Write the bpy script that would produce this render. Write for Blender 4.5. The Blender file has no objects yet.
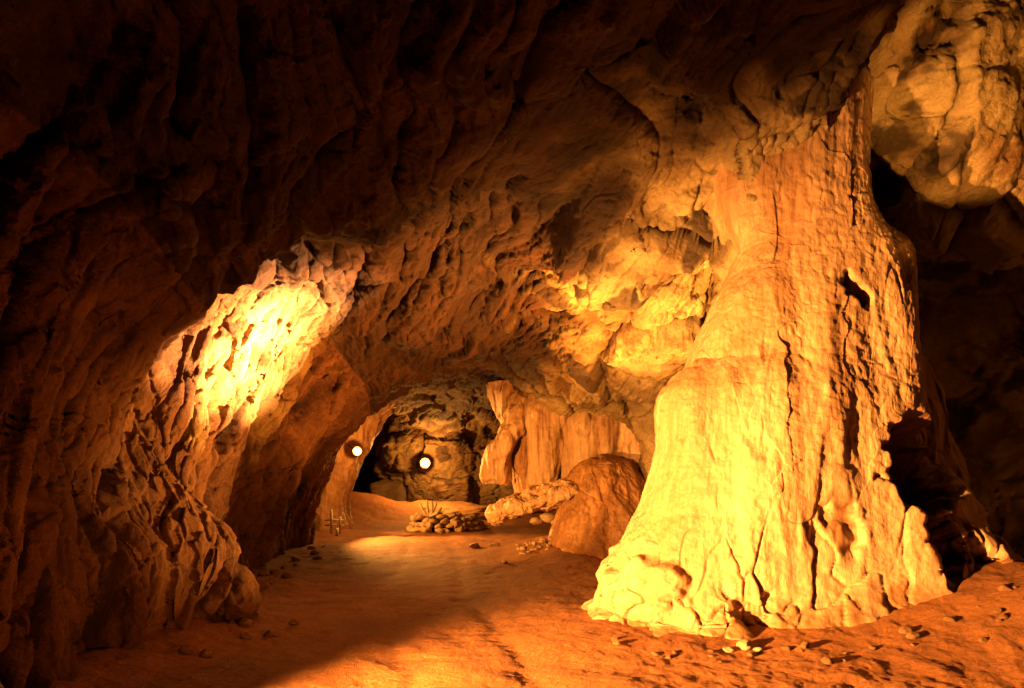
import bpy, bmesh, math, random
import numpy as np
from mathutils import Vector

random.seed(7)
sc = bpy.context.scene
COL = sc.collection
F = 683.0          # focal length in pixels
HOR = 470.0        # horizon row
EYE = 1.8

def W(px, py, Y):
    return np.array([(px - 512) / F * Y, Y, EYE + (HOR - py) / F * Y])

# ------------------------------------------------------------------ noise
_rng = np.random.RandomState(11)
_perm = _rng.permutation(256).astype(np.int32)
_perm = np.concatenate([_perm, _perm, _perm])
_g = _rng.normal(size=(256, 3)); _g /= np.linalg.norm(_g, axis=1)[:, None]
_g = _g.astype(np.float32)
_r1 = _rng.rand(256).astype(np.float32)

from concurrent.futures import ThreadPoolExecutor
_pool = ThreadPoolExecutor(4)
def chunked(fn):
    def g(P, *a, **k):
        P = np.asarray(P, dtype=np.float32); sh = P.shape[:-1]; Q = P.reshape(-1, 3)
        if len(Q) < 4000 and P.ndim == 2: return fn(P, *a, **k)
        parts = list(_pool.map(lambda q: fn(q, *a, **k), [Q[i:i + 16384] for i in range(0, len(Q), 16384)]))
        if isinstance(parts[0], tuple):
            return tuple(np.concatenate([p[i] for p in parts]).reshape(sh) for i in range(len(parts[0])))
        return np.concatenate(parts).reshape(sh)
    return g

def _hash(i, j, k):
    return _perm[_perm[_perm[i & 255] + (j & 255)] + (k & 255)]

_gx, _gy, _gz = [np.ascontiguousarray(_g[:, i]) for i in range(3)]
@chunked
def perlin(P):
    x, y, z = P[:, 0], P[:, 1], P[:, 2]
    fx, fy, fz = np.floor(x), np.floor(y), np.floor(z)
    i, j, k = fx.astype(np.int32), fy.astype(np.int32), fz.astype(np.int32)
    x = x - fx; y = y - fy; z = z - fz
    wx = x * x * x * (x * (x * 6 - 15) + 10); wy = y * y * y * (y * (y * 6 - 15) + 10); wz = z * z * z * (z * (z * 6 - 15) + 10)
    res = []
    for a in (0, 1):
        ha = _perm[(i + a) & 255]; xa = x - a
        ra = []
        for b in (0, 1):
            hb = _perm[ha + ((j + b) & 255)]; yb = y - b
            rb = []
            for c in (0, 1):
                h = _perm[hb + ((k + c) & 255)]
                rb.append(xa * _gx[h] + yb * _gy[h] + (z - c) * _gz[h])
            ra.append(rb[0] + wz * (rb[1] - rb[0]))
        res.append(ra[0] + wy * (ra[1] - ra[0]))
    return (res[0] + wx * (res[1] - res[0])) * np.float32(1.6)

def fbm(P, o=4, gain=.5, lac=2.03):
    s = 0; a = 1.0; P = np.asarray(P, dtype=np.float32)
    for i in range(o):
        s = s + a * perlin(P + i * 17.3); P = P * lac; a *= gain
    return s

def ridged(P, o=4, gain=.5):
    s = 0; a = 1.0; P = np.asarray(P, dtype=np.float32)
    for i in range(o):
        s = s + a * (1 - 2 * np.abs(perlin(P + i * 9.1))); P = P * 2.1; a *= gain
    return s * .5

@chunked
def cells(P, tilt=.8, jitter=.9):
    """fractured blocks: returns (height of a randomly tilted plane per block, distance to the crack)"""
    x, y, z = P[:, 0], P[:, 1], P[:, 2]
    fx, fy, fz = np.floor(x), np.floor(y), np.floor(z)
    i, j, k = fx.astype(np.int32), fy.astype(np.int32), fz.astype(np.int32)
    x = x - fx; y = y - fy; z = z - fz
    f1 = np.full(len(x), 9e9, np.float32); f2 = f1.copy(); hb = np.zeros(len(x), np.int32)
    bx = np.zeros_like(f1); by = bx.copy(); bz = bx.copy()
    jx = _r1 * jitter - jitter / 2 + .5; jx = jx.astype(np.float32)
    jy = np.roll(jx, -71); jz = np.roll(jx, -143)
    for a in (-1, 0, 1):
        ha = _perm[(i + a) & 255]
        for b in (-1, 0, 1):
            hh = _perm[ha + ((j + b) & 255)]
            for c in (-1, 0, 1):
                h = _perm[hh + ((k + c) & 255)]
                dx = x - (a + jx[h]); dy = y - (b + jy[h]); dz = z - (c + jz[h])
                d = dx * dx + dy * dy + dz * dz
                m = d < f1
                f2 = np.where(m, f1, np.minimum(f2, d)); f1 = np.where(m, d, f1)
                hb[m] = h[m]; bx[m] = dx[m]; by[m] = dy[m]; bz[m] = dz[m]
    g = (hb + 37) & 255
    val = (_r1[(hb + 201) & 255] - .5) + tilt * (bx * _gx[g] + by * _gy[g] + bz * _gz[g])
    return val.astype(np.float32), np.sqrt(f2) - np.sqrt(f1)

def sstep(a, b, x):
    t = np.clip((x - a) / (b - a), 0, 1); return t * t * (3 - 2 * t)

# ------------------------------------------------------------------ mesh helpers
def mesh_from(name, V, Fc, smooth=True):
    me = bpy.data.meshes.new(name)
    V = np.asarray(V, np.float32).reshape(-1, 3); Fc = np.asarray(Fc, np.int32)
    me.vertices.add(len(V)); me.vertices.foreach_set('co', V.ravel())
    me.loops.add(Fc.size); me.loops.foreach_set('vertex_index', Fc.ravel())
    n = Fc.shape[1]
    me.polygons.add(len(Fc))
    me.polygons.foreach_set('loop_start', np.arange(len(Fc), dtype=np.int32) * n)
    me.polygons.foreach_set('loop_total', np.full(len(Fc), n, np.int32))
    me.polygons.foreach_set('use_smooth', np.full(len(Fc), smooth))
    me.update(calc_edges=True); me.validate()
    return me

def grid_faces(nr, nc, wrap=False):
    r = np.arange(nr - 1)[:, None]; c = np.arange(nc if wrap else nc - 1)[None, :]
    c2 = (c + 1) % nc
    return np.stack([r * nc + c, r * nc + c2, (r + 1) * nc + c2, (r + 1) * nc + c], -1).reshape(-1, 4)

def grid_normals(P, wrap=False):
    du = np.gradient(P, axis=1)
    if wrap:
        du = (np.roll(P, -1, 1) - np.roll(P, 1, 1)) / 2
    dv = np.gradient(P, axis=0)
    n = np.cross(du, dv)
    return n / np.maximum(np.linalg.norm(n, axis=-1, keepdims=True), 1e-9)

def link(name, me, mat, parent=None, loc=None):
    o = bpy.data.objects.new(name, me); COL.objects.link(o)
    if mat is not None and not me.materials: me.materials.append(mat)
    if parent is not None: o.parent = parent
    if loc is not None: o.location = loc
    return o

def tag(o, label=None, cat=None, group=None, kind=None):
    if label: o['label'] = label
    if cat: o['category'] = cat
    if group: o['group'] = group
    if kind: o['kind'] = kind
    return o

def empty(name, loc):
    o = bpy.data.objects.new(name, None); COL.objects.link(o); o.location = loc
    o.empty_display_size = .1
    return o

def set_attr(me, name, arr):
    a = me.attributes.new(name, 'FLOAT', 'POINT'); a.data.foreach_set('value', np.asarray(arr, np.float32).ravel())

# ------------------------------------------------------------------ materials
def rock_mat(name, c_lo, c_mid, c_hi, stain_shade=(.05, .03, .018), stain_amt=.5, scale=1.0, stretch=(1, 1, 1),
             rough=.8, bump=.03, attr=False, fine=1.0, spec=.3, pale=False):
    m = bpy.data.materials.new(name); m.use_nodes = True
    nt = m.node_tree; N = nt.nodes; L = nt.links; N.clear()
    out = N.new('ShaderNodeOutputMaterial'); b = N.new('ShaderNodeBsdfPrincipled')
    L.new(b.outputs[0], out.inputs[0])
    geo = N.new('ShaderNodeTexCoord')
    mp = N.new('ShaderNodeMapping'); mp.inputs['Scale'].default_value = [s * scale for s in stretch]
    L.new(geo.outputs['Object'], mp.inputs[0])
    def noise(sc_, det=6, rough_=.6, dist=0):
        n = N.new('ShaderNodeTexNoise'); n.inputs['Scale'].default_value = sc_
        n.inputs['Detail'].default_value = det; n.inputs['Roughness'].default_value = rough_
        n.inputs['Distortion'].default_value = dist
        L.new(mp.outputs[0], n.inputs['Vector']); return n
    n1 = noise(.9, 8, .62, .4); n2 = noise(2.7, 8, .65, .8); n3 = noise(22, 5, .7); n4 = noise(90, 3, .7)
    r = N.new('ShaderNodeValToRGB'); e = r.color_ramp.elements
    e[0].position = .36; e[0].color = (*c_lo, 1); e[1].position = .66; e[1].color = (*c_hi, 1)
    x = e.new(.5); x.color = (*c_mid, 1)
    L.new(n1.outputs[0], r.inputs[0])
    # mottling
    r2 = N.new('ShaderNodeValToRGB'); r2.color_ramp.elements[0].position = .33; r2.color_ramp.elements[0].color = (.6, .56, .52, 1)
    r2.color_ramp.elements[1].position = .62; r2.color_ramp.elements[1].color = (1.08, 1.06, 1.03, 1)
    L.new(n3.outputs[0], r2.inputs[0])
    mx = N.new('ShaderNodeMix'); mx.data_type = 'RGBA'; mx.blend_type = 'MULTIPLY'; mx.inputs[0].default_value = .75
    L.new(r.outputs[0], mx.inputs[6]); L.new(r2.outputs[0], mx.inputs[7])
    # stains
    r3 = N.new('ShaderNodeValToRGB'); r3.color_ramp.elements[0].position = .56; r3.color_ramp.elements[1].position = .66
    r3.color_ramp.elements[0].color = (0, 0, 0, 1); r3.color_ramp.elements[1].color = (stain_amt,) * 3 + (1,)
    L.new(n2.outputs[0], r3.inputs[0])
    mx2 = N.new('ShaderNodeMix'); mx2.data_type = 'RGBA'; L.new(r3.outputs[0], mx2.inputs[0])
    L.new(mx.outputs[2], mx2.inputs[6]); mx2.inputs[7].default_value = (*stain_shade, 1)
    col = mx2.outputs[2]
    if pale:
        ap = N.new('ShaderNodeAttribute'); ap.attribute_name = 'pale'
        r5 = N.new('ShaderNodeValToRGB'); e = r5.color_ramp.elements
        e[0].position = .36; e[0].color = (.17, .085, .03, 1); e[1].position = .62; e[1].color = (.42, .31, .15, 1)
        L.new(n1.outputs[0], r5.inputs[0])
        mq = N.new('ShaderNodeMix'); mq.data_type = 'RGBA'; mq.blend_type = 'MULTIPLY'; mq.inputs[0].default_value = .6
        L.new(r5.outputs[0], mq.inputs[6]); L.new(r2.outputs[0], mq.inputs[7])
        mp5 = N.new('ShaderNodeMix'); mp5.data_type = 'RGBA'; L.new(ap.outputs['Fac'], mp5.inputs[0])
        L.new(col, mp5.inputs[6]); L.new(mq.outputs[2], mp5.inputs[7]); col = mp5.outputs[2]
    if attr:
        at = N.new('ShaderNodeAttribute'); at.attribute_name = 'stain_shade'
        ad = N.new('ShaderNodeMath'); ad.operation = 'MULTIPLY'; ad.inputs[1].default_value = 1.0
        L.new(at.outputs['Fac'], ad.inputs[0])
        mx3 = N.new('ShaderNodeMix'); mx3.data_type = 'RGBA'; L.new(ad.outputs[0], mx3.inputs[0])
        L.new(col, mx3.inputs[6]); mx3.inputs[7].default_value = (*stain_shade, 1); col = mx3.outputs[2]
    L.new(col, b.inputs['Base Color'])
    b.inputs['Roughness'].default_value = rough
    b.inputs['Specular IOR Level'].default_value = spec
    # bump
    bp = N.new('ShaderNodeBump'); bp.inputs['Distance'].default_value = bump; bp.inputs['Strength'].default_value = .9
    a1 = N.new('ShaderNodeMath'); a1.operation = 'MULTIPLY_ADD'; a1.inputs[1].default_value = .35 * fine
    L.new(n4.outputs[0], a1.inputs[0]); L.new(n3.outputs[0], a1.inputs[2])
    a2 = N.new('ShaderNodeMath'); a2.operation = 'MULTIPLY_ADD'; a2.inputs[1].default_value = 1.6
    L.new(n2.outputs[0], a2.inputs[0]); L.new(a1.outputs[0], a2.inputs[2])
    L.new(a2.outputs[0], bp.inputs['Height']); L.new(bp.outputs[0], b.inputs['Normal'])
    return m

def plain_mat(name, col, rough=.6, metal=0, emit=None, strength=0):
    m = bpy.data.materials.new(name); m.use_nodes = True
    b = m.node_tree.nodes['Principled BSDF']
    n = m.node_tree.nodes.new('ShaderNodeTexNoise'); n.inputs['Scale'].default_value = 30
    r = m.node_tree.nodes.new('ShaderNodeValToRGB')
    r.color_ramp.elements[0].color = (*[c * .7 for c in col], 1); r.color_ramp.elements[1].color = (*col, 1)
    m.node_tree.links.new(n.outputs[0], r.inputs[0]); m.node_tree.links.new(r.outputs[0], b.inputs['Base Color'])
    b.inputs['Roughness'].default_value = rough; b.inputs['Metallic'].default_value = metal
    if emit:
        b.inputs['Emission Color'].default_value = (*emit, 1); b.inputs['Emission Strength'].default_value = strength
    return m

M_wall = rock_mat('cave_rock', (.06, .021, .0075), (.105, .042, .0145), (.18, .082, .031), stain_shade=(.03, .014, .008), stain_amt=.5, bump=.035, attr=True, pale=True)
M_ceil = rock_mat('cave_ceiling_rock', (.019, .0058, .002), (.033, .011, .0036), (.068, .027, .0095), stain_shade=(.03, .014, .008), stain_amt=.45, bump=.035, attr=True, pale=True)
M_floor = rock_mat('cave_sand', (.19, .070, .020), (.24, .092, .026), (.29, .12, .036), stain_shade=(.13, .06, .025), stain_amt=.35, bump=.02, fine=2.2)
M_flow = rock_mat('flowstone', (.33, .175, .085), (.46, .27, .145), (.54, .35, .20), stain_shade=(.22, .10, .035), stain_amt=.55,
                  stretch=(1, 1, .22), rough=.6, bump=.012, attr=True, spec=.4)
M_flow2 = rock_mat('brown_flowstone', (.24, .11, .045), (.32, .16, .065), (.40, .22, .10), stain_shade=(.11, .05, .02), stain_amt=.5,
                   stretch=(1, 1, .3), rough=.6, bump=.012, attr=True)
M_dome = rock_mat('orange_flowstone', (.30, .14, .055), (.40, .20, .08), (.48, .27, .12), stain_shade=(.16, .07, .025), stain_amt=.5,
                  stretch=(1, 1, .25), rough=.55, bump=.012, attr=True)
M_stone = rock_mat('loose_stone', (.34, .21, .12), (.45, .30, .17), (.55, .38, .22), stain_amt=.3, scale=3, bump=.01)
M_wood = rock_mat('dead_wood', (.45, .32, .2), (.5, .37, .23), (.58, .44, .28), stain_amt=.2, scale=4, bump=.006)
M_metal = plain_mat('lamp_metal', (.06, .055, .05), .5, .6)
M_white = plain_mat('white_paint', (.78, .72, .6), .5)
M_dish = plain_mat('reflector_glow', (1, .8, .5), .3, 0, (1, .50, .10), 1.6)  # emissive rim, stands in for the glow around the bulb
M_pole = plain_mat('pole_metal', (.02, .015, .01), .9)
M_glow = plain_mat('lamp_glass', (1, .8, .5), .3, 0, (1, .62, .24), 90)

# ------------------------------------------------------------------ the cave shell
# sections: Y, then (x, z) from the foot of the left wall over the roof to the foot of the right wall
SEC = [
 (-6.0, [(-4.5,-.5),(-4.8,1),(-4.9,2.2),(-4.6,3.4),(-3.8,4.4),(-2.2,5.3),(0,5.6),(2.0,5.8),(4.0,5.8),(5.8,5.3),(6.9,4.0),(7.3,2.2),(7.2,-.5)]),
 (2.0,  [(-4.3,-.5),(-4.4,1),(-4.5,2.2),(-4.2,3.4),(-3.5,4.4),(-2.0,5.3),(0,5.7),(2.0,6.0),(4.0,7.0),(5.8,7.4),(7.4,5.2),(7.7,2.5),(7.6,-.5)]),
 (4.6,  [(-3.6,-.5),(-3.65,1),(-3.6,2.1),(-3.5,3.1),(-3.1,4.2),(-1.8,5.1),(0,5.6),(1.8,5.9),(3.7,6.2),(4.9,8.0),(6.8,7.6),(7.9,3.0),(7.8,-.5)]),
 (6.0,  [(-3.7,-.5),(-3.75,.9),(-3.9,2.0),(-3.75,3.0),(-3.1,3.95),(-1.7,4.8),(.1,5.45),(1.8,6.0),(3.5,6.3),(4.7,7.7),(6.6,8.0),(8.0,3.4),(7.9,-.5)]),
 (7.2,  [(-3.35,-.5),(-3.45,.8),(-3.95,1.9),(-3.95,2.7),(-3.15,3.62),(-1.7,4.35),(.1,5.25),(1.8,5.75),(3.4,5.95),(4.3,7.0),(6.4,7.6),(8.2,3.5),(8.1,-.5)]),
 (8.0,  [(-3.15,-.5),(-3.25,.8),(-3.85,1.9),(-3.9,2.8),(-3.3,3.85),(-1.75,4.35),(.1,5.15),(1.7,5.15),(3.2,5.2),(4.2,6.3),(6.2,7.2),(8.3,3.6),(8.2,-.5)]),
 (8.7,  [(-4.3,-.5),(-4.0,.8),(-3.8,1.9),(-3.75,3.0),(-3.35,4.15),(-2.0,4.75),(.1,5.05),(1.6,4.85),(3.0,4.55),(4.5,5.75),(6.6,5.45),(8.9,4.2),(9.2,-.5)]),
 (10.0, [(-4.6,-.5),(-4.3,.8),(-4.0,1.9),(-3.6,3.1),(-2.85,4.15),(-1.6,4.72),(.1,4.95),(1.2,4.7),(2.4,4.25),(3.7,4.9),(6.5,5.3),(9.5,3.8),(9.8,-.5)]),
 (11.2, [(-4.7,-.5),(-4.4,.8),(-4.1,1.8),(-3.6,2.9),(-2.8,3.9),(-1.5,4.55),(.1,4.8),(1.1,4.65),(2.2,4.3),(3.4,4.3),(6.2,4.8),(9.8,3.4),(9.9,-.5)]),
 (12.6, [(-4.7,-.5),(-4.5,.8),(-4.2,1.7),(-3.7,2.7),(-2.8,3.7),(-1.5,4.35),(.0,4.6),(1.0,4.35),(1.9,3.95),(2.7,3.5),(4.6,3.8),(7.0,2.0),(7.0,-.5)]),
 (14.6, [(-5.0,-.5),(-4.9,.8),(-4.6,1.6),(-4.0,2.7),(-3.0,3.6),(-1.7,4.2),(-.2,4.35),(.7,3.9),(1.4,3.35),(2.4,3.0),(3.0,2.4),(3.3,1.2),(3.3,-.5)]),
 (17.0, [(-5.1,-.5),(-5.0,.7),(-4.8,1.45),(-4.4,2.3),(-3.5,3.3),(-2.1,3.95),(-.8,3.95),(.0,3.3),(.6,2.85),(1.4,2.6),(2.3,2.2),(2.8,1.2),(2.9,-.5)]),
 (18.6, [(-7.2,-.5),(-7.0,.7),(-6.6,1.6),(-5.9,2.7),(-4.6,3.6),(-2.8,4.1),(-1.2,4.0),(-.1,3.65),(.9,3.3),(1.9,3.0),(2.8,2.4),(3.4,1.2),(3.5,-.5)]),
 (22.0, [(-7.2,-.5),(-7.1,.9),(-6.8,1.9),(-6.3,3.0),(-5.3,3.7),(-3.6,3.95),(-2.0,3.95),(-.5,3.8),(.9,3.6),(2.3,3.2),(3.6,2.4),(4.2,1.2),(4.2,-.5)]),
 (25.2, [(-8.2,-.5),(-8.2,1.1),(-8.0,2.4),(-7.4,3.9),(-6.2,4.4),(-4.9,4.0),(-3.6,3.4),(-1.6,3.3),(.3,3.2),(2.2,3.0),(3.9,2.3),(4.6,1.2),(4.6,-.5)]),
 (26.6, [(-8.6,-.5),(-8.8,1.3),(-8.7,3.0),(-8.0,5.0),(-6.8,5.8),(-5.9,5.2),(-5.2,4.2),(-4.9,3.4),(-4.6,2.7),(-4.3,2.0),(-4.1,1.3),(-4.0,.5),(-3.9,-.5)]),
 (29.5, [(-9.0,-.5),(-9.3,1.3),(-9.2,3.2),(-8.6,5.0),(-7.6,5.9),(-6.6,5.6),(-5.6,4.7),(-5.4,3.8),(-5.0,3.0),(-4.8,2.2),(-4.6,1.4),(-4.5,.6),(-4.5,-.5)]),
 (33.0, [(-8.0,-.5),(-8.1,1.0),(-8.0,2.2),(-7.6,3.2),(-7.1,3.6),(-6.6,3.7),(-6.1,3.6),(-5.6,3.2),(-5.2,2.6),(-4.9,1.9),(-4.7,1.2),(-4.6,.6),(-4.6,-.5)]),
 (35.0, [(-6.4,-.5),(-6.4,-.2),(-6.4,.1),(-6.4,.3),(-6.4,.5),(-6.3,.6),(-6.2,.6),(-6.1,.5),(-6.0,.4),(-6.0,.3),(-6.0,.1),(-6.0,-.1),(-6.0,-.5)]),
]

def catmull(K, t):
    """K: (n, d) controls, t: float index array -> (len(t), d)"""
    n = len(K); i = np.clip(np.floor(t).astype(int), 0, n - 2); f = (t - i)[:, None]
    if K.ndim == 3: f = f[..., None]
    p1 = K[i]; p2 = K[i + 1]; p0 = K[np.maximum(i - 1, 0)]; p3 = K[np.minimum(i + 2, n - 1)]
    a = .5
    m1 = (p2 - p0) * a; m2 = (p3 - p1) * a
    f2 = f * f; f3 = f2 * f
    return (2*f3 - 3*f2 + 1) * p1 + (f3 - 2*f2 + f) * m1 + (-2*f3 + 3*f2) * p2 + (f3 - f2) * m2

K = np.array([[(x, Y, z) for x, z in pts] for Y, pts in SEC])          # (ns, 13, 3)
NU = 1000
rows_per = [12, 30, 90, 110, 90, 90, 100, 80, 75, 80, 80, 70, 60, 50, 170, 60, 30, 20]
tv = []
for i, n in enumerate(rows_per): tv += list(i + np.arange(n) / n)
tv.append(len(SEC) - 1.0); tv = np.array(tv)
tu = np.linspace(0, 12, NU)
G = catmull(K, tv)                                                   # (nv, 13, 3)
G = catmull(np.swapaxes(G, 0, 1), tu)                                # (nu, nv, 3)
P = np.swapaxes(G, 0, 1).astype(np.float32)                          # (nv, nu, 3)
# make Y monotone but linear enough
def shell_displace(P):
    Nn = grid_normals(P)                                             # points inwards or outwards, fixed below
    # inward: towards the tunnel axis
    ax = np.stack([np.interp(P[..., 1], [-6, 17, 22, 27, 34], [0, -.8, -1.5, -6, -6.2]), P[..., 1], np.full(P.shape[:-1], 2.0)], -1)
    s = np.sign(((ax - P) * Nn).sum(-1).mean()); Nn = Nn * s
    u = np.broadcast_to(tu[None, :], P.shape[:-1])
    x, y, z = P[..., 0], P[..., 1], P[..., 2]
    wall_l = 1 - sstep(3.2, 4.6, u); ceil = sstep(3.2, 4.6, u) * (1 - sstep(8.6, 10, u)); wall_r = sstep(8.6, 10, u)
    q = P + .35 * np.stack([fbm(P * .6 + 3, 2), fbm(P * .6 + 31, 2), fbm(P * .6 + 57, 2)], -1)
    # large swells
    d = .20 * fbm(P * .45 + 5, 3)
    # left wall: upright folds and joints that lean over to the right as they climb
    soft = lambda v, e, w=.14: v * (.3 + .7 * sstep(0, w, e))
    A3 = lambda *v: np.stack(v, -1)
    qs = P + .12 * A3(fbm(P * .6 + 3, 2), fbm(P * .6 + 31, 2), 0 * x)
    lean = A3(qs[..., 0] * .45, qs[..., 1] * 1.3 - z * .5, z * .20)
    v1, e1 = cells(lean * 1.05, tilt=.9)
    v2, e2 = cells(A3(q[..., 0] * 1.2, q[..., 1] * 2.6 - z * .8, z * .6) + 9, tilt=1.2)
    def folds(s, amp):
        """rounded ribs with sharp creases between them; s counts the ribs"""
        k = np.floor(s).astype(np.int32); f = s - k
        h = _r1[k & 255]; h2 = _r1[(k + 57) & 255]
        c = .3 + .4 * h2
        g = np.where(f < c, f / c, (1 - f) / (1 - c))
        return amp * (np.sqrt(np.clip(g, 0, 1)) * (.35 + .65 * h)), np.minimum(f, 1 - f)
    sw = q[..., 1] * 1.5 - z * .45 + .9 * fbm(P * A3(.5, .5, .15) + 33, 2)
    fw, ew = folds(sw, .30)
    left = .26 * soft(v1, e1) + .04 * soft(v2, e2) + fw - .2 - .12 * np.exp(-(e1 / .03) ** 2) - .06 * np.exp(-(e2 / .04) ** 2)
    # roof: long scalloped layers that run slantwise across the passage
    al = (-.38 * q[..., 0] + .92 * q[..., 1]); ac = .92 * q[..., 0] + .38 * q[..., 1]
    rot = A3(ac, al * .30, q[..., 2])
    sr = ac * 1.15 + z * .5 + 1.5 * fbm(rot * .5 + 80, 2)
    fr1, er1 = folds(sr, .34)
    sr2 = ac * 3.6 + z * 1.5 + 2.2 * fbm(rot * .6 + 180, 2)
    fr2, er2 = folds(sr2, .075)
    sr3 = ac * 9 + z * 4 + 3.5 * fbm(rot * .9 + 280, 2)
    fr3, er3 = folds(sr3, .03)
    v3, e3 = cells(rot * A3(.9, .9, .9) + 20, tilt=1.0)
    v4, e4 = cells(rot * A3(2.6, 2.3, 2.6) + 40, tilt=1.1)
    rough = sstep(-.25, .25, fbm(P * .5 + 140, 2))
    roof = fr1 + fr2 * (.5 + rough) + fr3 * (.4 + rough) - .25 + .24 * soft(v3, e3) + (.03 + .04 * rough) * soft(v4, e4) - .05 * np.exp(-(e3 / .04) ** 2)
    roof = roof - .09 * np.exp(-(er1 / .035) ** 2) - .03 * np.exp(-(er2 / .05) ** 2)
    left = left - .09 * np.exp(-(ew / .035) ** 2)
    plain = np.exp(-((x - .75) / 1.0) ** 2 - ((y - 7.6) / .9) ** 2)
    roof = roof * (1 - .85 * plain)
    # right part: big pale blocks with cracks
    q5 = P + .12 * A3(fbm(P * .9 + 3, 3), fbm(P * .9 + 31, 3), fbm(P * .9 + 57, 3))
    v5, e5 = cells(q5 * A3(.62, .55, .62) + 60, tilt=1.3)
    v6, e6 = cells(q5 * A3(1.7, 1.5, 1.7) + 66, tilt=1.2)
    rr = sstep(0, .3, fbm(P * .7 + 240, 2))
    right = .50 * soft(v5, e5) + (.08 + .12 * rr) * soft(v6, e6) + .05 * ridged(q5 * 1.6 + 15, 4) - .09 * np.exp(-(e5 / .03) ** 2) - .04 * rr * np.exp(-(e6 / .05) ** 2)
    rmask = sstep(6.3, 7.6, u) * sstep(6.3, 8.2, y)
    cmask = ceil * (1 - rmask)
    d = d + wall_l * left + cmask * roof + np.clip(1 - wall_l - cmask, 0, 1) * right
    d = d * (1 - .5 * sstep(5, 0, y)) * (1 - .45 * sstep(13, 16.5, y) * sstep(24, 19, y))
    P2 = P + Nn * d[..., None].astype(np.float32)
    N2 = grid_normals(P2) * s
    fine = A3(P2[..., 0] * .92 + P2[..., 1] * .38, (-.38 * P2[..., 0] + .92 * P2[..., 1]) * .28, P2[..., 2])
    f = .025 * fbm(P2 * 2.6, 5) + .03 * ridged(fine * 4 + 2, 4)
    v7, e7 = cells(fine * 5 + 5, tilt=1.0)
    v8, e8 = cells(fine * 11 + .4 * fbm(P2 * 3, 2)[..., None] + 5, tilt=1.2)
    f = f + (.03 * soft(v7, e7) + .014 * soft(v8, e8)) * (1 - .8 * plain) - .01 * np.exp(-(e7 / .06) ** 2)
    wf = A3(P2[..., 0] * .8, P2[..., 1] - P2[..., 2] * .3, P2[..., 2] * .55)
    v9, e9 = cells(wf * 2.6 + .15 * fbm(P2 * 2, 2)[..., None] + 15, tilt=1.2)
    va, ea = cells(wf * 7 + .2 * fbm(P2 * 3, 2)[..., None] + 25, tilt=1.2)
    fw2 = .02 * fbm(P2 * 2.6, 5) + .045 * soft(v9, e9, .06) + .022 * va + .012 * ridged(wf * 6, 3) - .02 * np.exp(-(e9 / .04) ** 2)
    f = f * (1 - wall_l) + fw2 * wall_l
    P3 = P2 + N2 * f[..., None].astype(np.float32)
    # darker lines along cracks and creases, plus random dark patches
    st = .5 * np.exp(-(er1 / .02) ** 2) * cmask + .5 * np.exp(-(ew / .02) ** 2) * wall_l + .55 * np.exp(-(e3 / .04) ** 2) * cmask + .6 * np.exp(-(e1 / .03) ** 2) * wall_l + .6 * np.exp(-(e5 / .03) ** 2) * (1 - wall_l - cmask).clip(0, 1)
    st = np.maximum(st, .85 * sstep(.30, .5, fbm(P * .9 + 200, 5)) * sstep(5, 6.5, u))
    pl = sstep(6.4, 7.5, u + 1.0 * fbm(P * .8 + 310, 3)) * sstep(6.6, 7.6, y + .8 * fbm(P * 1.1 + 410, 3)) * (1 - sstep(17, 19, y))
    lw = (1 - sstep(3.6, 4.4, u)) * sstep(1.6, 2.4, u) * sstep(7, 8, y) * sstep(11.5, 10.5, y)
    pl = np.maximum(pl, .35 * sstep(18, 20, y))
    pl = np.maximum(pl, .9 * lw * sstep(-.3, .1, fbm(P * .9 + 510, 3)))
    return P3, st.clip(0, 1), pl.clip(0, 1)
P, st, pl = shell_displace(P)

def sub(name, u0, u1, mat):
    a = int(np.searchsorted(tu, u0)); b = int(np.searchsorted(tu, u1))
    b = min(b, NU - 1)
    Q = P[:, a:b + 1]
    me = mesh_from(name, Q, grid_faces(Q.shape[0], Q.shape[1]))
    set_attr(me, 'stain_shade', st[:, a:b + 1]); set_attr(me, 'pale', pl[:, a:b + 1])
    o = link(name, me, mat); o['kind'] = 'structure'
    return o
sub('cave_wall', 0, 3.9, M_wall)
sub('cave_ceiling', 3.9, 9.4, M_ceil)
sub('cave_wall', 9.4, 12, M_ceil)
# end wall behind the camera
bm = bmesh.new()
ring = [bm.verts.new(P[0, j]) for j in range(0, NU, 10)]
bm.faces.new(ring); me = bpy.data.meshes.new('cave_wall'); bm.to_mesh(me); bm.free()
set_attr(me, 'stain_shade', np.zeros(len(me.vertices)))
o = link('cave_wall', me, M_wall); o['kind'] = 'structure'

# ------------------------------------------------------------------ floor
def floor_h(x, y):
    x = np.asarray(x, np.float32); y = np.asarray(y, np.float32)
    Q = np.stack([x, y, np.zeros_like(x)], -1)
    h = .05 * fbm(Q * .5 + 3, 3) + .012 * fbm(Q * 2.5, 3)
    g = lambda cx, cy, sx, sy, a: a * np.exp(-((x - cx) / sx) ** 2 - ((y - cy) / sy) ** 2)
    h = h + g(5.6, 7.2, 1.5, 2.2, .75) + g(3.2, 7.7, 2.3, 1.4, .26)          # bank at the column's foot and right edge
    h = h + g(1.5, 14.6, 1.1, 1.3, .34) + g(.9, 15.6, 1.0, .8, .18)
    h = h + g(-5.8, 24.5, 2.6, 1.5, .95) + g(-1.5, 26.5, 3.5, 1.2, .35) + g(-8, 22, 2, 4, .3)
    h = h + .12 * sstep(-2.6, -4.2, x) * sstep(10, 7, y) + .10 * g(-3.6, 6.5, .5, 3, 1)
    return h
ys = np.concatenate([np.linspace(-6, 4.5, 40, endpoint=False), np.linspace(4.5, 9, 420, endpoint=False),
                     np.linspace(9, 16, 320, endpoint=False), np.linspace(16, 36, 260)])
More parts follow.
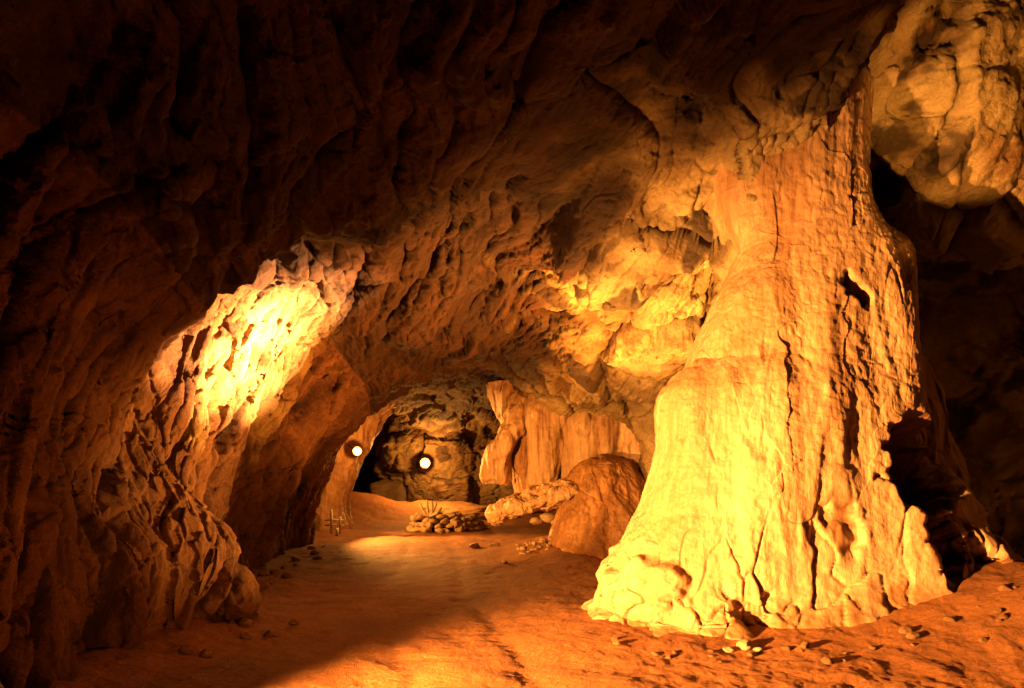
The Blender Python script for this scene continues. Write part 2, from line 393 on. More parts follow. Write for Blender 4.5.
xs = np.concatenate([np.linspace(-10, -5, 60, endpoint=False), np.linspace(-5, 6, 760, endpoint=False), np.linspace(6, 11.5, 80)])
X, Yg = np.meshgrid(xs, ys)
Z = floor_h(X, Yg)
Q0 = np.stack([X, Yg, np.zeros_like(X)], -1).astype(np.float32)
Q = np.stack([X, Yg, np.zeros_like(X)], -1).astype(np.float32)
# two worn wheel tracks that follow the path
tc = np.interp(Yg, [4, 7, 10, 14, 20], [.1, -.6, -1.3, -1.6, -2.6])
for off in (-.55, .55): Z = Z - .022 * np.exp(-((X - tc - off + .12 * fbm(Q0 * .8, 2)) / .16) ** 2)
# pebbly, trodden sand
edge = np.clip(sstep(.2, 2.2, X) * sstep(16, 13, Yg) + sstep(-2.0, -3.5, X), 0, 1)
pv, pe = cells(Q * 9 + 4, tilt=.2)
Z = Z + (.005 + .008 * edge) * fbm(Q * 5 + 7, 5) + edge * .006 * np.clip(pe - .25, 0, 1) * (pv > .2)
Z = Z + .0025 * fbm(Q * np.array([22, 22, 1], np.float32), 3) + .018 * np.clip(fbm(Q * 1.6 + 90, 4), 0, 1) * edge
Pf = np.stack([X, Yg, Z], -1)
me = mesh_from('cave_floor', Pf, grid_faces(*X.shape)); link('cave_floor', me, M_floor)['kind'] = 'structure'

# ------------------------------------------------------------------ flowstone masses (closed theta / z grids)
def flow_mass(name, prof, mat, disp, nth=700, nz=500, origin=None, expo=2.0, stainf=None, parent=None):
    """prof: list of (z, x_left, x_right, y_front, y_back)"""
    prof = np.array(prof, float)
    z0, z1 = prof[0, 0], prof[-1, 0]
    zz = np.linspace(z0, z1, nz)
    tt = np.interp(zz, prof[:, 0], np.arange(len(prof)))
    C = catmull(prof, tt)
    th = np.linspace(0, 2 * np.pi, nth, endpoint=False)
    c, s = np.cos(th), np.sin(th)
    ce = np.sign(c) * np.abs(c) ** (2 / expo); se = np.sign(s) * np.abs(s) ** (2 / expo)
    xc = (C[:, 1] + C[:, 2]) / 2; a = (C[:, 2] - C[:, 1]) / 2
    yc = (C[:, 3] + C[:, 4]) / 2; b = (C[:, 4] - C[:, 3]) / 2
    Pm = np.stack([xc[:, None] + a[:, None] * ce, yc[:, None] + b[:, None] * se, np.broadcast_to(zz[:, None], (nz, nth))], -1).astype(np.float32)
    cen = np.stack([np.broadcast_to(xc[:, None], (nz, nth)), np.broadcast_to(yc[:, None], (nz, nth)), Pm[..., 2]], -1)
    for stage in range(2):
        Nn = grid_normals(Pm, True)
        sg = np.sign(((Pm - cen) * Nn).sum(-1).mean()); Nn *= sg
        d = disp(Pm, stage)
        Pm = Pm + Nn * d[..., None].astype(np.float32)
    stn = stainf(Pm) if stainf else np.zeros((nz, nth))
    o0 = np.array(origin if origin is not None else [xc[0], yc[0], z0], np.float32)
    V = (Pm - o0).reshape(-1, 3)
    Fc = grid_faces(nz, nth, True)
    # caps
    V = np.vstack([V, (cen[0, 0] - o0)[None], (cen[-1, 0] - o0)[None]])
    nb = nz * nth
    k = np.arange(nth); k2 = (k + 1) % nth
    cap0 = np.stack([k2, k, np.full(nth, nb), np.full(nth, nb)], -1)
    cap1 = np.stack([(nz - 1) * nth + k, (nz - 1) * nth + k2, np.full(nth, nb + 1), np.full(nth, nb + 1)], -1)
    me = bpy.data.meshes.new(name)
    tri = np.vstack([cap0[:, :3], cap1[:, :3]])
    loops = np.concatenate([Fc.ravel(), tri.ravel()]).astype(np.int32)
    tot = np.concatenate([np.full(len(Fc), 4), np.full(len(tri), 3)]).astype(np.int32)
    me.vertices.add(len(V)); me.vertices.foreach_set('co', V.astype(np.float32).ravel())
    me.loops.add(len(loops)); me.loops.foreach_set('vertex_index', loops)
    me.polygons.add(len(tot)); me.polygons.foreach_set('loop_start', np.concatenate([[0], np.cumsum(tot)[:-1]]).astype(np.int32))
    me.polygons.foreach_set('loop_total', tot); me.polygons.foreach_set('use_smooth', np.ones(len(tot), bool))
    me.update(calc_edges=True); me.validate()
    set_attr(me, 'stain_shade', np.concatenate([stn.ravel(), [0, 0]]))
    return link(name, me, mat, parent, Vector(o0.tolist()))

def blob(Pm, px, py, Yd, rx, rz, ry=1.0):
    c = W(px, py, Yd)
    r = ((Pm[..., 0] - c[0]) / rx) ** 2 + ((Pm[..., 2] - c[2]) / rz) ** 2 + ((Pm[..., 1] - c[1]) / ry) ** 2
    return np.exp(-r)

def column_disp(Pm, stage):
    z = Pm[..., 2]
    S = lambda a, b: np.array([a, a, b], np.float32)
    if stage == 0:
        d = .12 * fbm(Pm * S(.7, .2) + 3, 3) + .05 * ridged(Pm * S(1.5, .2) + 8, 2)
        d = d + .14 * sstep(1.0, 0, z) * (.4 + ridged(Pm * S(.9, .45) + 1, 2))              # spreading feet
        # hollow on the right flank, small openings
        wv = Pm + .22 * np.stack([fbm(Pm * 2.2, 3), 0 * z, fbm(Pm * 2.2 + 9, 3)], -1)
        d = d - .75 * sstep(.30, .7, blob(wv, 925, 455, 7.5, .50, .60, 2))
        d = d - .35 * sstep(.35, .7, blob(wv, 932, 535, 7.4, .20, .42, 2))
        d = d - .25 * sstep(.2, .8, blob(wv, 975, 560, 7.4, .16, .35, 2))
        d = d - .07 * sstep(.1, .9, blob(wv, 845, 525, 7.1, .12, .38, 2))
        d = d - .25 * sstep(.15, .8, blob(wv, 868, 290, 7.5, .13, .15, 2))
        d = d - .14 * sstep(.1, .8, blob(wv, 744, 612, 7.0, .22, .18, 2))
        d = d + .14 * sstep(.2, .7, blob(wv, 655, 590, 7.1, .35, .35, 2))
        return d
    d = .010 * ridged(Pm * S(3.4, .4) + 4, 3) + .012 * fbm(Pm * S(4, 1.0) + 1, 3)
    rgn = sstep(-.05, .3, fbm(Pm * .8 + 44, 2) + .3 * sstep(3.0, 4.0, Pm[..., 0]))
    v, e = cells(Pm * S(8, 6) + .5 * fbm(Pm * 3, 2)[..., None], tilt=0)
    d = d + .014 * rgn * np.clip(e, 0, .5)                                             # popcorn
    v, e = cells(Pm * np.array([2.4, 2.4, .8], np.float32) + .3 * fbm(Pm * 2, 2)[..., None] + 12, tilt=.8)
    low = sstep(1.8, .3, z) * sstep(-.1, .3, fbm(Pm * .9 + 7, 2))
    flank = sstep(3.9, 4.4, Pm[..., 0]) * sstep(2.2, 1.2, z)
    d = d + (.012 + .03 * low + .10 * flank) * v - (.03 * low + .05 * flank) * np.exp(-(e / .05) ** 2)
    c = ridged(Pm * S(2.2, .3) + 71, 2)
    d = d - .022 * sstep(.40, .56, c) * sstep(.1, .35, fbm(Pm * S(1.5, 1.3) + 20, 2))  # drip clefts
    t = Pm[..., 2] * 7 + 5 * fbm(Pm * S(1.0, .5) + 60, 5)
    d = d + .005 * (t - np.floor(t)) * sstep(.1, .45, fbm(Pm * 1.1 + 170, 3))             # little drip terraces
    d = d + .006 * ridged(Pm * S(7, .8) + 30, 3)
    return d + .008 * fbm(Pm * 9, 4)

def column_stain_shade(Pm):
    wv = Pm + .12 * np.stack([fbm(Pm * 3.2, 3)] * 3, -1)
    s = sstep(.22, .6, blob(wv, 925, 455, 7.5, .52, .60, 2))  # shade of the flank hollow painted into the colour
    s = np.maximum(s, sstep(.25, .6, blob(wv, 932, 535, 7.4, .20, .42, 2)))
    s = np.maximum(s, .9 * sstep(.3, .6, blob(wv, 845, 525, 7.1, .10, .36, 2)))  # small openings: their darkness is painted on as well
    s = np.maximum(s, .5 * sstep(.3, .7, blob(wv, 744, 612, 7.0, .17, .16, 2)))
    s = np.maximum(s, .55 * sstep(.0, .4, fbm(Pm * np.array([1.4, 1.4, .25], np.float32) + 90, 4)) * sstep(1.2, 3.0, Pm[..., 2]))
    s = np.maximum(s, .8 * sstep(.20, .0, Pm[..., 2] - floor_h(Pm[..., 0], Pm[..., 1]) + .22 * fbm(Pm * 2.2 + 33, 4)))          # dust and mud splashed on its foot
    return s
col_prof = [(-.6, .95, 6.0, 6.5, 9.8), (-.05, 1.0, 6.6, 6.6, 9.6), (.12, 1.14, 6.3, 6.85, 9.6), (.5, 1.22, 6.05, 7.05, 9.4), (.9, 1.36, 5.75, 7.1, 9.3), (1.3, 1.56, 5.4, 7.2, 9.3),
            (2.0, 1.74, 4.95, 7.32, 9.2), (2.7, 1.78, 4.8, 7.4, 9.1), (3.06, 2.14, 4.8, 7.5, 9.1), (3.84, 2.5, 4.8, 7.6, 9.1),
            (4.4, 2.74, 4.78, 7.7, 9.1), (4.75, 2.68, 4.5, 7.75, 9.2), (5.05, 2.6, 4.36, 7.75, 9.4), (5.6, 2.5, 4.36, 7.75, 9.6), (6.4, 2.3, 4.5, 7.7, 10)]
o = flow_mass('flowstone_column', col_prof, M_flow, column_disp, 1300, 1000, origin=(3.2, 8.2, 0), expo=2.7, stainf=column_stain_shade)
tag(o, 'huge pale yellow flowstone column rising from the cave floor to the roof at the right', 'rock column')

def rough_disp(a=.12, s=1.2, st=.35, det=.03):
    def f(Pm, stage):
        S = np.array([s, s, s * st], np.float32)
        if stage == 0: return a * fbm(Pm * S, 3) + a * .6 * ridged(Pm * S * 1.8 + 3, 2)
        v, e = cells(Pm * S * 4, tilt=.8)
        return det * fbm(Pm * S * 5, 3) + det * .9 * v - det * .5 * np.exp(-(e / .06) ** 2)
    return f
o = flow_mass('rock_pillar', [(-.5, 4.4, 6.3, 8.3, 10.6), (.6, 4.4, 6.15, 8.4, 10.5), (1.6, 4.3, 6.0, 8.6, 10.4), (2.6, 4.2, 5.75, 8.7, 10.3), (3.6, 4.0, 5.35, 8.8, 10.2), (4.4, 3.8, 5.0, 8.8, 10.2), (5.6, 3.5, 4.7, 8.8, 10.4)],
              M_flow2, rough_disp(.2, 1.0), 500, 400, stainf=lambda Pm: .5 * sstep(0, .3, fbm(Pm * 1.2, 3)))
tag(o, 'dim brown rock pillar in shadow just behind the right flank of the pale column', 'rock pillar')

# dome shaped stalagmite
def dome_disp(Pm, stage):
    S = lambda a, b: np.array([a, a, b], np.float32)
    if stage == 0: return .07 * fbm(Pm * S(.9, .4) + 12, 2) + .09 * ridged(Pm * S(1.8, .25) + 2, 3)
    v, e = cells(Pm * S(2.2, 1.2) + 5, tilt=.9)
    return .02 * v - .012 * np.exp(-(e / .05) ** 2) + .04 * ridged(Pm * S(4, .5), 3) + .015 * fbm(Pm * 6, 3)
o = flow_mass('stalagmite_dome', [(-.3, .78, 3.4, 13.0, 16.4), (.25, .86, 3.2, 13.3, 16), (.8, 1.0, 3.1, 13.6, 16), (1.2, 1.12, 2.95, 13.9, 15.9), (1.55, 1.24, 2.85, 14.1, 15.8), (1.8, 1.4, 2.7, 14.3, 15.7), (1.95, 1.6, 2.5, 14.5, 15.5), (2.02, 1.9, 2.15, 14.8, 15.1)],
              M_dome, dome_disp, 420, 300, stainf=lambda Pm: .5 * sstep(.05, .4, fbm(Pm * np.array([2.5, 2.5, .4], np.float32) + 5, 3)))
tag(o, 'smooth brown dome of flowstone on the floor left of the big pale column', 'stalagmite')

# fluted curtain above the dome
def flute(Pm, stage):
    S = lambda a, b: np.array([a, a, b], np.float32)
    if stage == 0: return .17 * ridged(Pm * S(2.2, .25) + 6, 2) + .05 * fbm(Pm * S(1.5, 1), 2)
    return .05 * ridged(Pm * S(4.5, .5), 2) + .012 * fbm(Pm * 7, 3)
o = flow_mass('flowstone_curtain', [(1.2, .50, .95, 15.5, 16.0), (1.7, .42, 1.05, 15.4, 16.1), (2.3, .42, 1.2, 15.35, 16.2), (2.7, .40, 1.2, 15.3, 16.4), (3.1, .25, 1.6, 15.3, 16.9), (4.0, 0, 2.4, 15.6, 17.6)],
              M_flow, flute, 360, 260, expo=2.4)
tag(o, 'pale fluted flowstone curtain hanging behind and left of the brown dome', 'flowstone')
o = flow_mass('flowstone_bank', [(1.0, 1.15, 3.2, 15.2, 17), (1.8, 1.1, 3.2, 15.1, 17), (2.4, 1.15, 3.3, 15.0, 17), (2.9, 1.1, 3.5, 15.0, 17), (3.6, 1.0, 3.8, 15.4, 17.4)],
              M_flow, flute, 400, 240, expo=2.4, stainf=lambda Pm: .6 * sstep(0, .4, fbm(Pm * 2, 3)))
tag(o, 'ochre bank of flowstone on the wall above the brown dome', 'flowstone')
o = flow_mass('hanging_flowstone', [(1.50, -.62, -.22, 15.9, 16.2), (1.62, -.68, -.14, 15.8, 16.25), (2.0, -.66, -.08, 15.7, 16.3), (2.35, -.52, .02, 15.6, 16.3), (2.62, -.28, .16, 15.6, 16.4), (2.85, -.15, .4, 15.6, 16.6), (3.3, -.3, .8, 15.8, 17), (3.9, -.5, 1.1, 16, 17.4)],
              M_flow, flute, 260, 260, expo=2.2)
tag(o, 'curved drapery of flowstone hanging free from the roof at the far arch', 'stalactite')
o = flow_mass('rock_column', [(.9, .12, .5, 16.2, 16.7), (1.5, .14, .46, 16.1, 16.6), (2.2, .08, .46, 16.0, 16.6), (2.7, -.05, .6, 15.9, 16.7), (3.3, -.2, .9, 15.7, 16.9)],
              M_flow2, flute, 220, 220)
tag(o, 'thin brown rock column between the hanging drapery and the fluted curtain', 'rock column')
o = flow_mass('rock_column', [(-.2, -6.3, -4.9, 19.6, 21.5), (.7, -6.1, -5.05, 19.8, 21.5), (1.6, -6.1, -4.85, 20, 21.5), (2.4, -6.2, -4.5, 20, 21.5), (3.4, -6.4, -3.9, 20, 21.5), (4.2, -6.6, -3.4, 19.8, 21.5)],
              M_flow2, flute, 260, 260)
tag(o, 'ribbed brown rock column beside the small lamp at the end of the left wall', 'rock column')

# ------------------------------------------------------------------ boulders and loose stones
def rock_mesh(name, r, seed, sub=4, ang=.5, scale=(1, 1, 1)):
    bm = bmesh.new(); bmesh.ops.create_icosphere(bm, subdivisions=sub, radius=1)
    V = np.array([v.co[:] for v in bm.verts], np.float32)
    rs = np.random.RandomState(seed)
    off = rs.rand(3).astype(np.float32) * 50
    # clip by random planes for flat fractured faces
    for k in range(10):
        n = rs.normal(size=3); n /= np.linalg.norm(n); h = .62 + .3 * rs.rand()
        dd = V @ n; over = np.maximum(dd - h, 0) * ang * 1.7
        V = V - np.minimum(over, np.maximum(dd, 0))[:, None] * n[None]
    nn = V / np.linalg.norm(V, axis=1, keepdims=True)
    V = V + nn * (.14 * fbm(V * 1.3 + off, 3) + .05 * fbm(V * 5 + off, 3))[:, None]
    V = V * np.array(scale, np.float32) * r
    for v, c in zip(bm.verts, V): v.co = c.tolist()
    for f in bm.faces: f.smooth = True
    me = bpy.data.meshes.new(name); bm.to_mesh(me); bm.free(); me.materials.append(M_stone)
    return me

# the big slanting ledge
def ledge_disp(Pm, stage):
    if stage == 0: return .10 * fbm(Pm * 1.8, 3) + .08 * ridged(Pm * 2.2 + 3, 3)
    v, e = cells(Pm * 5, tilt=1)
    return .015 * v + .02 * fbm(Pm * 7, 3)
# built upright then laid over by editing its coordinates
o = flow_mass('ledge_boulder', [(-.95, -.05, .05, -.06, .06), (-.85, -.17, .15, -.3, .3), (-.4, -.2, .2, -.5, .5), (.1, -.2, .26, -.6, .6), (.6, -.2, .3, -.7, .7), (1.0, -.1, .3, -.7, .7), (1.1, 0, .1, -.2, .2)],
              M_flow, ledge_disp, 260, 260, origin=(0, 0, 0))
o.rotation_euler = (0, math.radians(70), 0); o.location = (.37, 15.0, 1.12)
tag(o, 'bright slanting ledge boulder jutting left from the rubble beside the brown dome', 'boulder')

pile_meshes = [rock_mesh('pile_stone', 1, 100 + i, 3, .6, (1, .8 + .1 * (i % 3), .45 + .08 * (i % 4))) for i in range(10)]
rs = random.Random(5)
def fh(x, y): return float(floor_h(np.array([x]), np.array([y]))[0])
def stone(mesh, name, x, y, z, s, label, cat, group):
    o = bpy.data.objects.new(name, mesh); COL.objects.link(o)
    o.location = (x, y, z); o.scale = (s,) * 3
    o.rotation_euler = (rs.uniform(-.3, .3), rs.uniform(-.3, .3), rs.uniform(0, 6.28))
    return tag(o, label, cat, group)
# the low stone pile
for layer, (n, hw, z) in enumerate([(26, 1.06, .06), (22, .95, .19), (16, .80, .31), (9, .55, .42)]):
    for k in range(n):
        a = k / n * 2 * math.pi + rs.uniform(-.1, .1)
        x = -1.98 + hw * math.cos(a) * rs.uniform(.9, 1.03); y = 20.6 + .75 * hw * math.sin(a)
        if layer == 3: x = -2.15 + .7 * (k / n - .5) * 2; y = 20.3 + rs.uniform(-.2, .2)
        if layer == 2 and x > -1.15: z2 = z - .05
        else: z2 = z
        stone(pile_meshes[(k * 7 + layer) % 10], 'pile_stone', x, y, z2 + fh(x, y), rs.uniform(.14, .21),
              'flat loose stone stacked in the low heap in mid cave under the forked stump', 'stone', 'stones of the low heap')
core = rock_mesh('heap_core', 1, 55, 4, .3, (.86, .56, .30)); core.materials.clear(); core.materials.append(M_wall)  # dark core added so gaps between the stones look shaded
o = link('dark_heap_core', core, None, None, (-1.98, 20.6, fh(-1.98, 20.6) + .03)); tag(o, 'dark core added inside the low stone heap to darken its gaps', 'mound')

# rubble under and before the ledge
for i, (px, py, Yd, s) in enumerate([(541, 508, 15.2, .17), (548, 517, 15.0, .2), (536, 521, 15.0, .15), (553, 506, 15.2, .16), (545, 500, 15.4, .15), (557, 520, 14.9, .17)]):
    c = W(px, py, Yd)
    stone(pile_meshes[i % 10], 'rubble_stone', c[0], c[1], c[2], s, 'rubble stone heaped under the right end of the ledge boulder', 'stone', 'rubble under the ledge')
for i in range(30):
    px = 518 + i / 29 * 40; Yd = 14.0 + rs.uniform(0, .8)
    x = (px - 512) / F * Yd; 
    stone(pile_meshes[(i * 3) % 10], 'bank_stone', x, Yd, fh(x, Yd) + rs.uniform(-.02, .10), rs.uniform(.04, .085),
          'small stone in the rough bank at the left foot of the brown dome', 'stone', 'stones of the bank by the dome')
for i, (px, py, s, lab) in enumerate([(475, 548, .14, 'flat dark stone lying on the floor just before the stone heap'), (495, 546, .1, 'small flat stone on the floor before the ledge boulder'),
                                     (505, 563, .07, 'little stone at the right tip of the bright pool of light'), (748, 650, .085, 'rounded stone at the foot of the big pale column'),
                                     (728, 651, .05, 'pebble just left of the rounded stone at the foot of the pale column'), (762, 653, .04, 'smallest pebble right of the rounded stone at the column foot'),
                                     (903, 612, .07, 'stone beside the dark hollow at the right foot of the pale column')]):
    Yd = F * EYE / (py - HOR)
    for _ in range(6):
        x = (px - 512) / F * Yd; h = fh(x, Yd); Yd = F * (EYE - h) / (py - HOR)
    stone(rock_mesh('floor_stone', 1, 300 + i, 4, .6, (1.2, .9, .6)), 'floor_stone', x, Yd, fh(x, Yd) + s * .3, s, lab, 'stone', None)

# broken rock scattered at the foot of the column and of the left wall
M_rub = rock_mat('rubble_rock', (.14, .06, .022), (.22, .105, .04), (.32, .17, .07), stain_amt=.3, scale=3, bump=.01)
rub = [rock_mesh('fallen_stone', 1, 500 + i, 3, .7, (1.1, .8 + .06 * i, .5 + .05 * i)) for i in range(6)]
for m_ in rub: m_.materials.clear(); m_.materials.append(M_rub)
for i in range(46):
    t = rs.random(); x = 1.0 + 4.6 * t; y = 6.75 - .35 * math.sin(t * math.pi) + rs.uniform(-.45, .12) ** 1
    sz = rs.choice([.018, .022, .03, .04, .06])
    stone(rub[i % 6], 'fallen_stone', x, y, fh(x, y) + sz * .25, sz, 'small brown stone among the rubble scattered along the foot of the pale column', 'stone', 'rubble along the column foot')
for i in range(34):
    y = rs.uniform(6.2, 16); x = float(np.interp(y, [6, 8, 8.8, 16], [-3.3, -2.9, -4.0, -4.6])) + rs.uniform(0, .55) ** 1
    sz = rs.choice([.03, .045, .06, .09])
    stone(rub[i % 6], 'fallen_stone', x, y, fh(x, y) + sz * .3, sz, 'small dark stone fallen along the foot of the left wall', 'stone', 'stones along the left wall')

# boulders lying in the far chamber
for i, (px, py, Yd, r, scl, lab) in enumerate([(440, 500, 25.2, 1.3, (1.4, .8, .45), 'long low boulder under the far lamp at the back wall'),
                                          (468, 505, 25.0, 1.2, (1.7, .8, .35), 'dark slab of rock along the back wall right of the far lamp'),
                                          (398, 498, 25.6, .8, (1.2, .8, .6), 'dim boulder at the mouth of the dark far passage')]):
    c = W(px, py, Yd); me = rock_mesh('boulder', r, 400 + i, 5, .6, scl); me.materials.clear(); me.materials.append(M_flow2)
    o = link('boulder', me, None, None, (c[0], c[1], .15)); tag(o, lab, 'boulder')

# ------------------------------------------------------------------ forked stump on the heap
def tube(bm, pts, radii, n=10):
    rings = []
    for i, p in enumerate(pts):
        p = Vector(p); d = (Vector(pts[min(i + 1, len(pts) - 1)]) - Vector(pts[max(i - 1, 0)])).normalized()
        a = d.orthogonal().normalized(); b = d.cross(a)
        rings.append([bm.verts.new(p + (a * math.cos(t) + b * math.sin(t)) * radii[i]) for t in [2 * math.pi * k / n for k in range(n)]])
    for r0, r1 in zip(rings, rings[1:]):
        for k in range(n): bm.faces.new((r0[k], r0[(k + 1) % n], r1[(k + 1) % n], r1[k]))
    bm.faces.new(rings[0][::-1]); bm.faces.new(rings[-1])
def finish(bm, name, mat, parent=None, loc=None):
    bmesh.ops.recalc_face_normals(bm, faces=bm.faces)
    for f in bm.faces: f.smooth = True
    me = bpy.data.meshes.new(name); bm.to_mesh(me); bm.free()
    return link(name, me, mat, parent, loc)
base = W(428, 520, 20.3)
bm = bmesh.new()
for pts in [[(0, 0, -.15), (0, 0, .2), (-.02, 0, .42), (-.03, 0, .60)], [(0, 0, .1), (.14, 0, .25), (.22, .02, .42), (.25, .02, .52)],
            [(0, 0, .12), (-.13, .03, .25), (-.2, .02, .38), (-.24, 0, .50)], [(.05, 0, .12), (.25, -.02, .2), (.36, 0, .3), (.4, 0, .38)],
            [(.14, 0, .25), (.12, .02, .42), (.11, 0, .56)], [(-.05, 0, .08), (-.25, 0, .12), (-.36, 0, .2)]]:
    tube(bm, pts, [.055 - .008 * i for i in range(len(pts))])
o = finish(bm, 'forked_stump', M_wood, None, base.tolist())
tag(o, 'small pale forked stump with upright prongs standing on the stone heap', 'stump')

# ------------------------------------------------------------------ little white barrier at the end of the left wall
Yb = 18.9
bx = (328 - 512) / F * Yb
root = empty('barrier', (bx, Yb, fh(bx, Yb))); tag(root, 'short white barrier of two posts and a rail on the floor beyond the left wall', 'barrier')
for dx, h in ((0.10, .66), (.34, .46)):
    bm = bmesh.new(); tube(bm, [(dx, 0, -.05), (dx, 0, h - .03), (dx, 0, h)], [.035, .035, .02]); finish(bm, 'post', M_white, root)
for z in (.22, .36):
    bm = bmesh.new(); tube(bm, [(-.08, 0, z), (.2, 0, z + .02), (.44, 0, z)], [.022, .022, .022]); finish(bm, 'rail', M_white, root)
bx2 = bx + .36
bm = bmesh.new(); tube(bm, [(0, 0, -.05), (0, 0, .2), (0, 0, .22)], [.045, .045, .02])
o = finish(bm, 'marker_post', M_white, None, (bx2, Yb - .4, fh(bx2, Yb - .4))); tag(o, 'stubby white marker post in front of the white barrier', 'post')

# ------------------------------------------------------------------ visible lamps
def floodlight(loc, aim, label, pole=None, arm=None, size=1.0):
    root = empty('floodlight', loc); tag(root, label, 'lamp')
    d = (Vector(aim) - Vector(loc)).normalized()
    bm = bmesh.new(); tube(bm, [tuple(-d * .22), tuple(-d * .12), tuple(-d * .02), tuple(d * .03)], [.04, .08, .12, .13], 24); finish(bm, 'housing', M_metal, root)
    bm = bmesh.new(); tube(bm, [tuple(d * .04), tuple(d * .08), tuple(d * .10)], [.12, .12, .07], 24); finish(bm, 'lamp_glass', M_glow, root)
    bm = bmesh.new(); tube(bm, [tuple(d * -.01), tuple(d * .04), tuple(d * .05)], [.13, .18, .185], 28); finish(bm, 'glow_reflector', M_dish, root)
    if pole:
        bm = bmesh.new(); tube(bm, [(0, .12, -pole), (0, .12, -.05)], [.014, .014]); finish(bm, 'pole', M_pole, root)
        bm = bmesh.new(); tube(bm, [(0, .12, -pole - .05), (0, .12, -pole + .04)], [.16, .12], 16); finish(bm, 'base', M_metal, root)
    root.scale = (size,) * 3
    if arm:
        bm = bmesh.new(); tube(bm, [(0, 0, 0), tuple(arm)], [.025, .025]); finish(bm, 'bracket', M_metal, root)
    return root
def light(kind, loc, power, color, radius=.06, aim=None, size=60, blend=.4, name='lamp_light'):
    L = bpy.data.lights.new(name, kind); L.energy = power; L.color = color; L.shadow_soft_size = radius
    o = bpy.data.objects.new(name, L); COL.objects.link(o); o.location = loc
    if kind == 'SPOT':
        L.spot_size = math.radians(size); L.spot_blend = blend
        o.rotation_euler = (Vector(aim) - Vector(loc)).to_track_quat('-Z', 'Y').to_euler()
    return o
OR = (1, .33, .045); YL = (1, .41, .07); RD = (1, .22, .025)

lampA = W(425, 463, 25.2); lampB = W(357, 451, 19.4)
floodlight(tuple(lampA), (0, 8, 1.2), 'brighter floodlight fixed to the back wall right of the dark passage', arm=(.25, 1.3, .25))
floodlight(tuple(lampB), (0, 8, 1.2), 'smaller floodlight fixed to the left wall beside the dark passage', arm=(-.5, .4, .3), size=.7)
for l, pw in ((lampA, 1000), (lampB, 300)):
    p = Vector(l) + (Vector((0, 8, 1.2)) - Vector(l)).normalized() * .70
    light('POINT', p, pw, YL, .05)

# unseen floods out of the frame or hidden behind rock; fill spots are added
def flapped_flood(loc, A, B, label, h=.10, ext=.2, low=None):
    """an unseen flood on a short stand; its added flap stops the beam above the line through A and B"""
    root = empty('floodlight', loc); tag(root, label, 'lamp')
    Lc = Vector(loc); dA = (Vector(A.tolist()) - Lc).normalized(); dB = (Vector(B.tolist()) - Lc).normalized()
    d = (dA + dB); d.z = 0; d.normalize()
    bm = bmesh.new(); tube(bm, [tuple(-d * .24), tuple(-d * .12), tuple(-d * .08)], [.05, .13, .15], 24); finish(bm, 'housing', M_metal, root)
    n = dB.cross(dA).normalized()
    if n.z < 0: n = -n
    e0 = dA * .2 + (dA - dB).normalized() * ext; e1 = dB * .2 + (dB - dA).normalized() * ext
    up = (n - d * .6).normalized() * h; t = n * .004 + d * .004
    lo = [bm2 for bm2 in (e0, e1, e1 + up, e0 + up)]
    bm = bmesh.new(); v0 = [bm.verts.new(v) for v in lo]; v1 = [bm.verts.new(v + t) for v in lo]
    bm.faces.new(v0[::-1]); bm.faces.new(v1)
    for k in range(4): bm.faces.new((v0[k], v0[(k + 1) % 4], v1[(k + 1) % 4], v1[k]))
    o = finish(bm, 'flap', M_metal, root)  # unseen plate added to trim the top of the beam
    for p in o.data.polygons: p.use_smooth = False
    if low is not None:
        sd = Vector((-d.y, d.x, 0)); t = math.tan(math.radians(low))
        c = [d * .2 + sd * .3, d * .2 - sd * .3, d * .26 - sd * .3 - Vector((0, 0, .12)), d * .26 + sd * .3 - Vector((0, 0, .12))]
        bm = bmesh.new(); v0 = [bm.verts.new(v + Vector((0, 0, .2 * t))) for v in c]; v1 = [bm.verts.new(v + Vector((0, 0, .2 * t)) + d * .005) for v in c]
        bm.faces.new(v0[::-1]); bm.faces.new(v1)
        for k in range(4): bm.faces.new((v0[k], v0[(k + 1) % 4], v1[(k + 1) % 4], v1[k]))
        o = finish(bm, 'flap', M_metal, root)  # second plate, added to keep the beam off the near floor
        for p in o.data.polygons: p.use_smooth = False
    bm = bmesh.new(); tube(bm, [(-d.x * .14, -d.y * .14, -loc[2]), (-d.x * .14, -d.y * .14, -.05)], [.03, .03]); finish(bm, 'stand', M_metal, root)
P1 = (-3.1, 3.8, .55)
flapped_flood(P1, W(560, 196, 8.2), W(870, 138, 7.7), 'unseen floodlight on the floor lighting the pale column, with flaps added to cut its beam', low=-17)
light('SPOT', P1, 30000, (1, .42, .09), .04, aim=(3.9, 7.5, 1.4), size=82, blend=.8, name='column_flood')
P2 = (1.9, 9.6, .5)
flapped_flood(P2, W(112, 400, 7.4), W(362, 295, 10.0), 'unseen floodlight behind the pale column lighting the left wall, with a flap added to cut its beam')
light('SPOT', P2, 150000, (1, .5, .17), .03, aim=(-3.2, 9.1, 3.95), size=36, blend=1.0, name='left_flood')
light('SPOT', P2, 15000, YL, .03, aim=(-4.1, 7.7, 2.75), size=48, blend=1.0, name='left_fill')  # added fill for the lower left wall, shares the flood's position
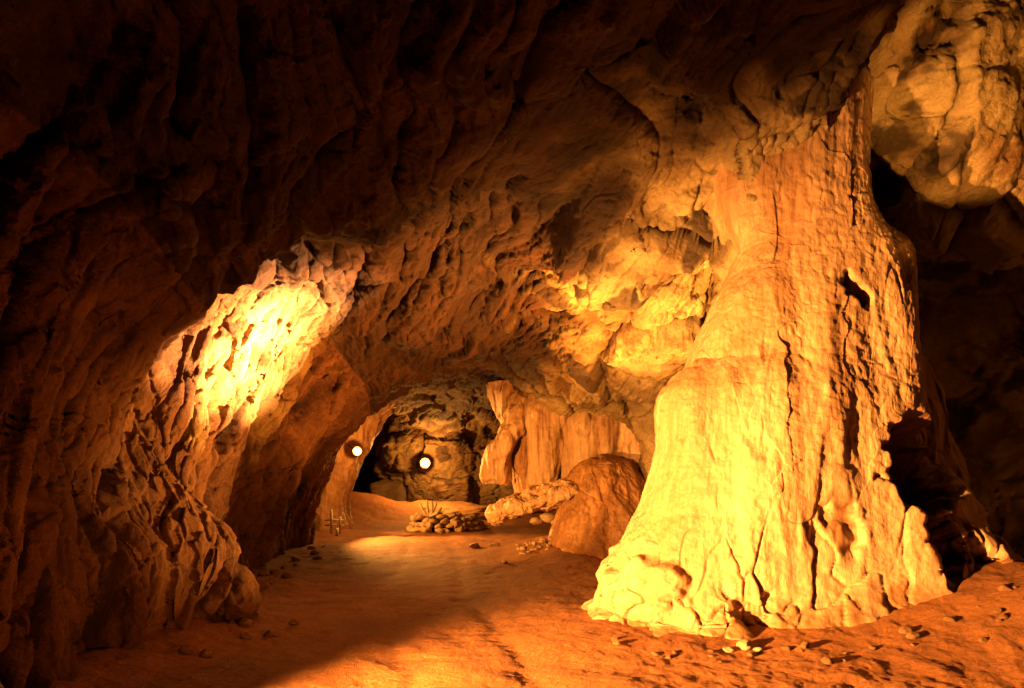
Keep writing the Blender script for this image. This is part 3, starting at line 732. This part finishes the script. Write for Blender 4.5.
light('SPOT', (1.85, 9.8, .5), 6000, YL, .08, aim=(1.2, 10.4, 4.6), size=96, blend=1.0, name='roof_flood')
light('SPOT', (1.7, 10.2, .5), 8000, OR, .08, aim=(-1.1, 12.0, 4.4), size=92, blend=.8, name='roof_fill')  # added broad fill for the roof's mid tones
light('SPOT', (-4.9, 18.6, 1.9), 7000, YL, .1, aim=(-.3, 16.0, .3), size=84, blend=.6, name='arch_flood')
light('SPOT', (-4.1, 9.6, .9), 7000, YL, .05, aim=(1.0, 15.2, 1.5), size=36, blend=.7, name='curtain_flood')
light('SPOT', (2.9, 1.6, .5), 2000, (1, .30, .04), .12, aim=(-4.0, 8.6, 2.0), size=44, blend=1.0, name='wall_fill')  # added front fill near the camera for the left wall
light('SPOT', (-5.0, 18.4, 1.3), 1500, YL, .05, aim=(-1.9, 20.4, .2), size=50, blend=.7, name='heap_fill')  # added spot to brighten the front of the stone heap
light('SPOT', (2.4, 4.2, .4), 4500, YL, .05, aim=tuple(W(1015, 20, 8.3)), size=25, blend=.4, name='high_fill')  # separate unseen spot added just for the upper right rock

# ------------------------------------------------------------------ world, camera, view
w = bpy.data.worlds.new('World'); sc.world = w; w.use_nodes = True
bg = w.node_tree.nodes['Background']; bg.inputs[0].default_value = (.35, .12, .04, 1); bg.inputs[1].default_value = .0
cam = bpy.data.cameras.new('camera'); co = bpy.data.objects.new('camera', cam); COL.objects.link(co)
cam.sensor_width = 36; cam.lens = F / 1024 * 36; cam.shift_y = (HOR - 344) / 1024
co.location = (0, 0, EYE); co.rotation_euler = (math.pi / 2, 0, 0)
cam.clip_end = 200; cam.clip_start = .05
sc.camera = co
vs = sc.view_settings; vs.view_transform = 'Standard'; vs.look = 'None'; vs.exposure = -0.45; vs.gamma = 1
sc.cycles.use_denoising = True
try: sc.cycles.denoiser = 'OPENIMAGEDENOISE'
except Exception: pass
sc.cycles.max_bounces = 2; sc.cycles.diffuse_bounces = 1; sc.cycles.sample_clamp_indirect = 4
sc.cycles.use_adaptive_sampling = True; sc.cycles.adaptive_threshold = .02
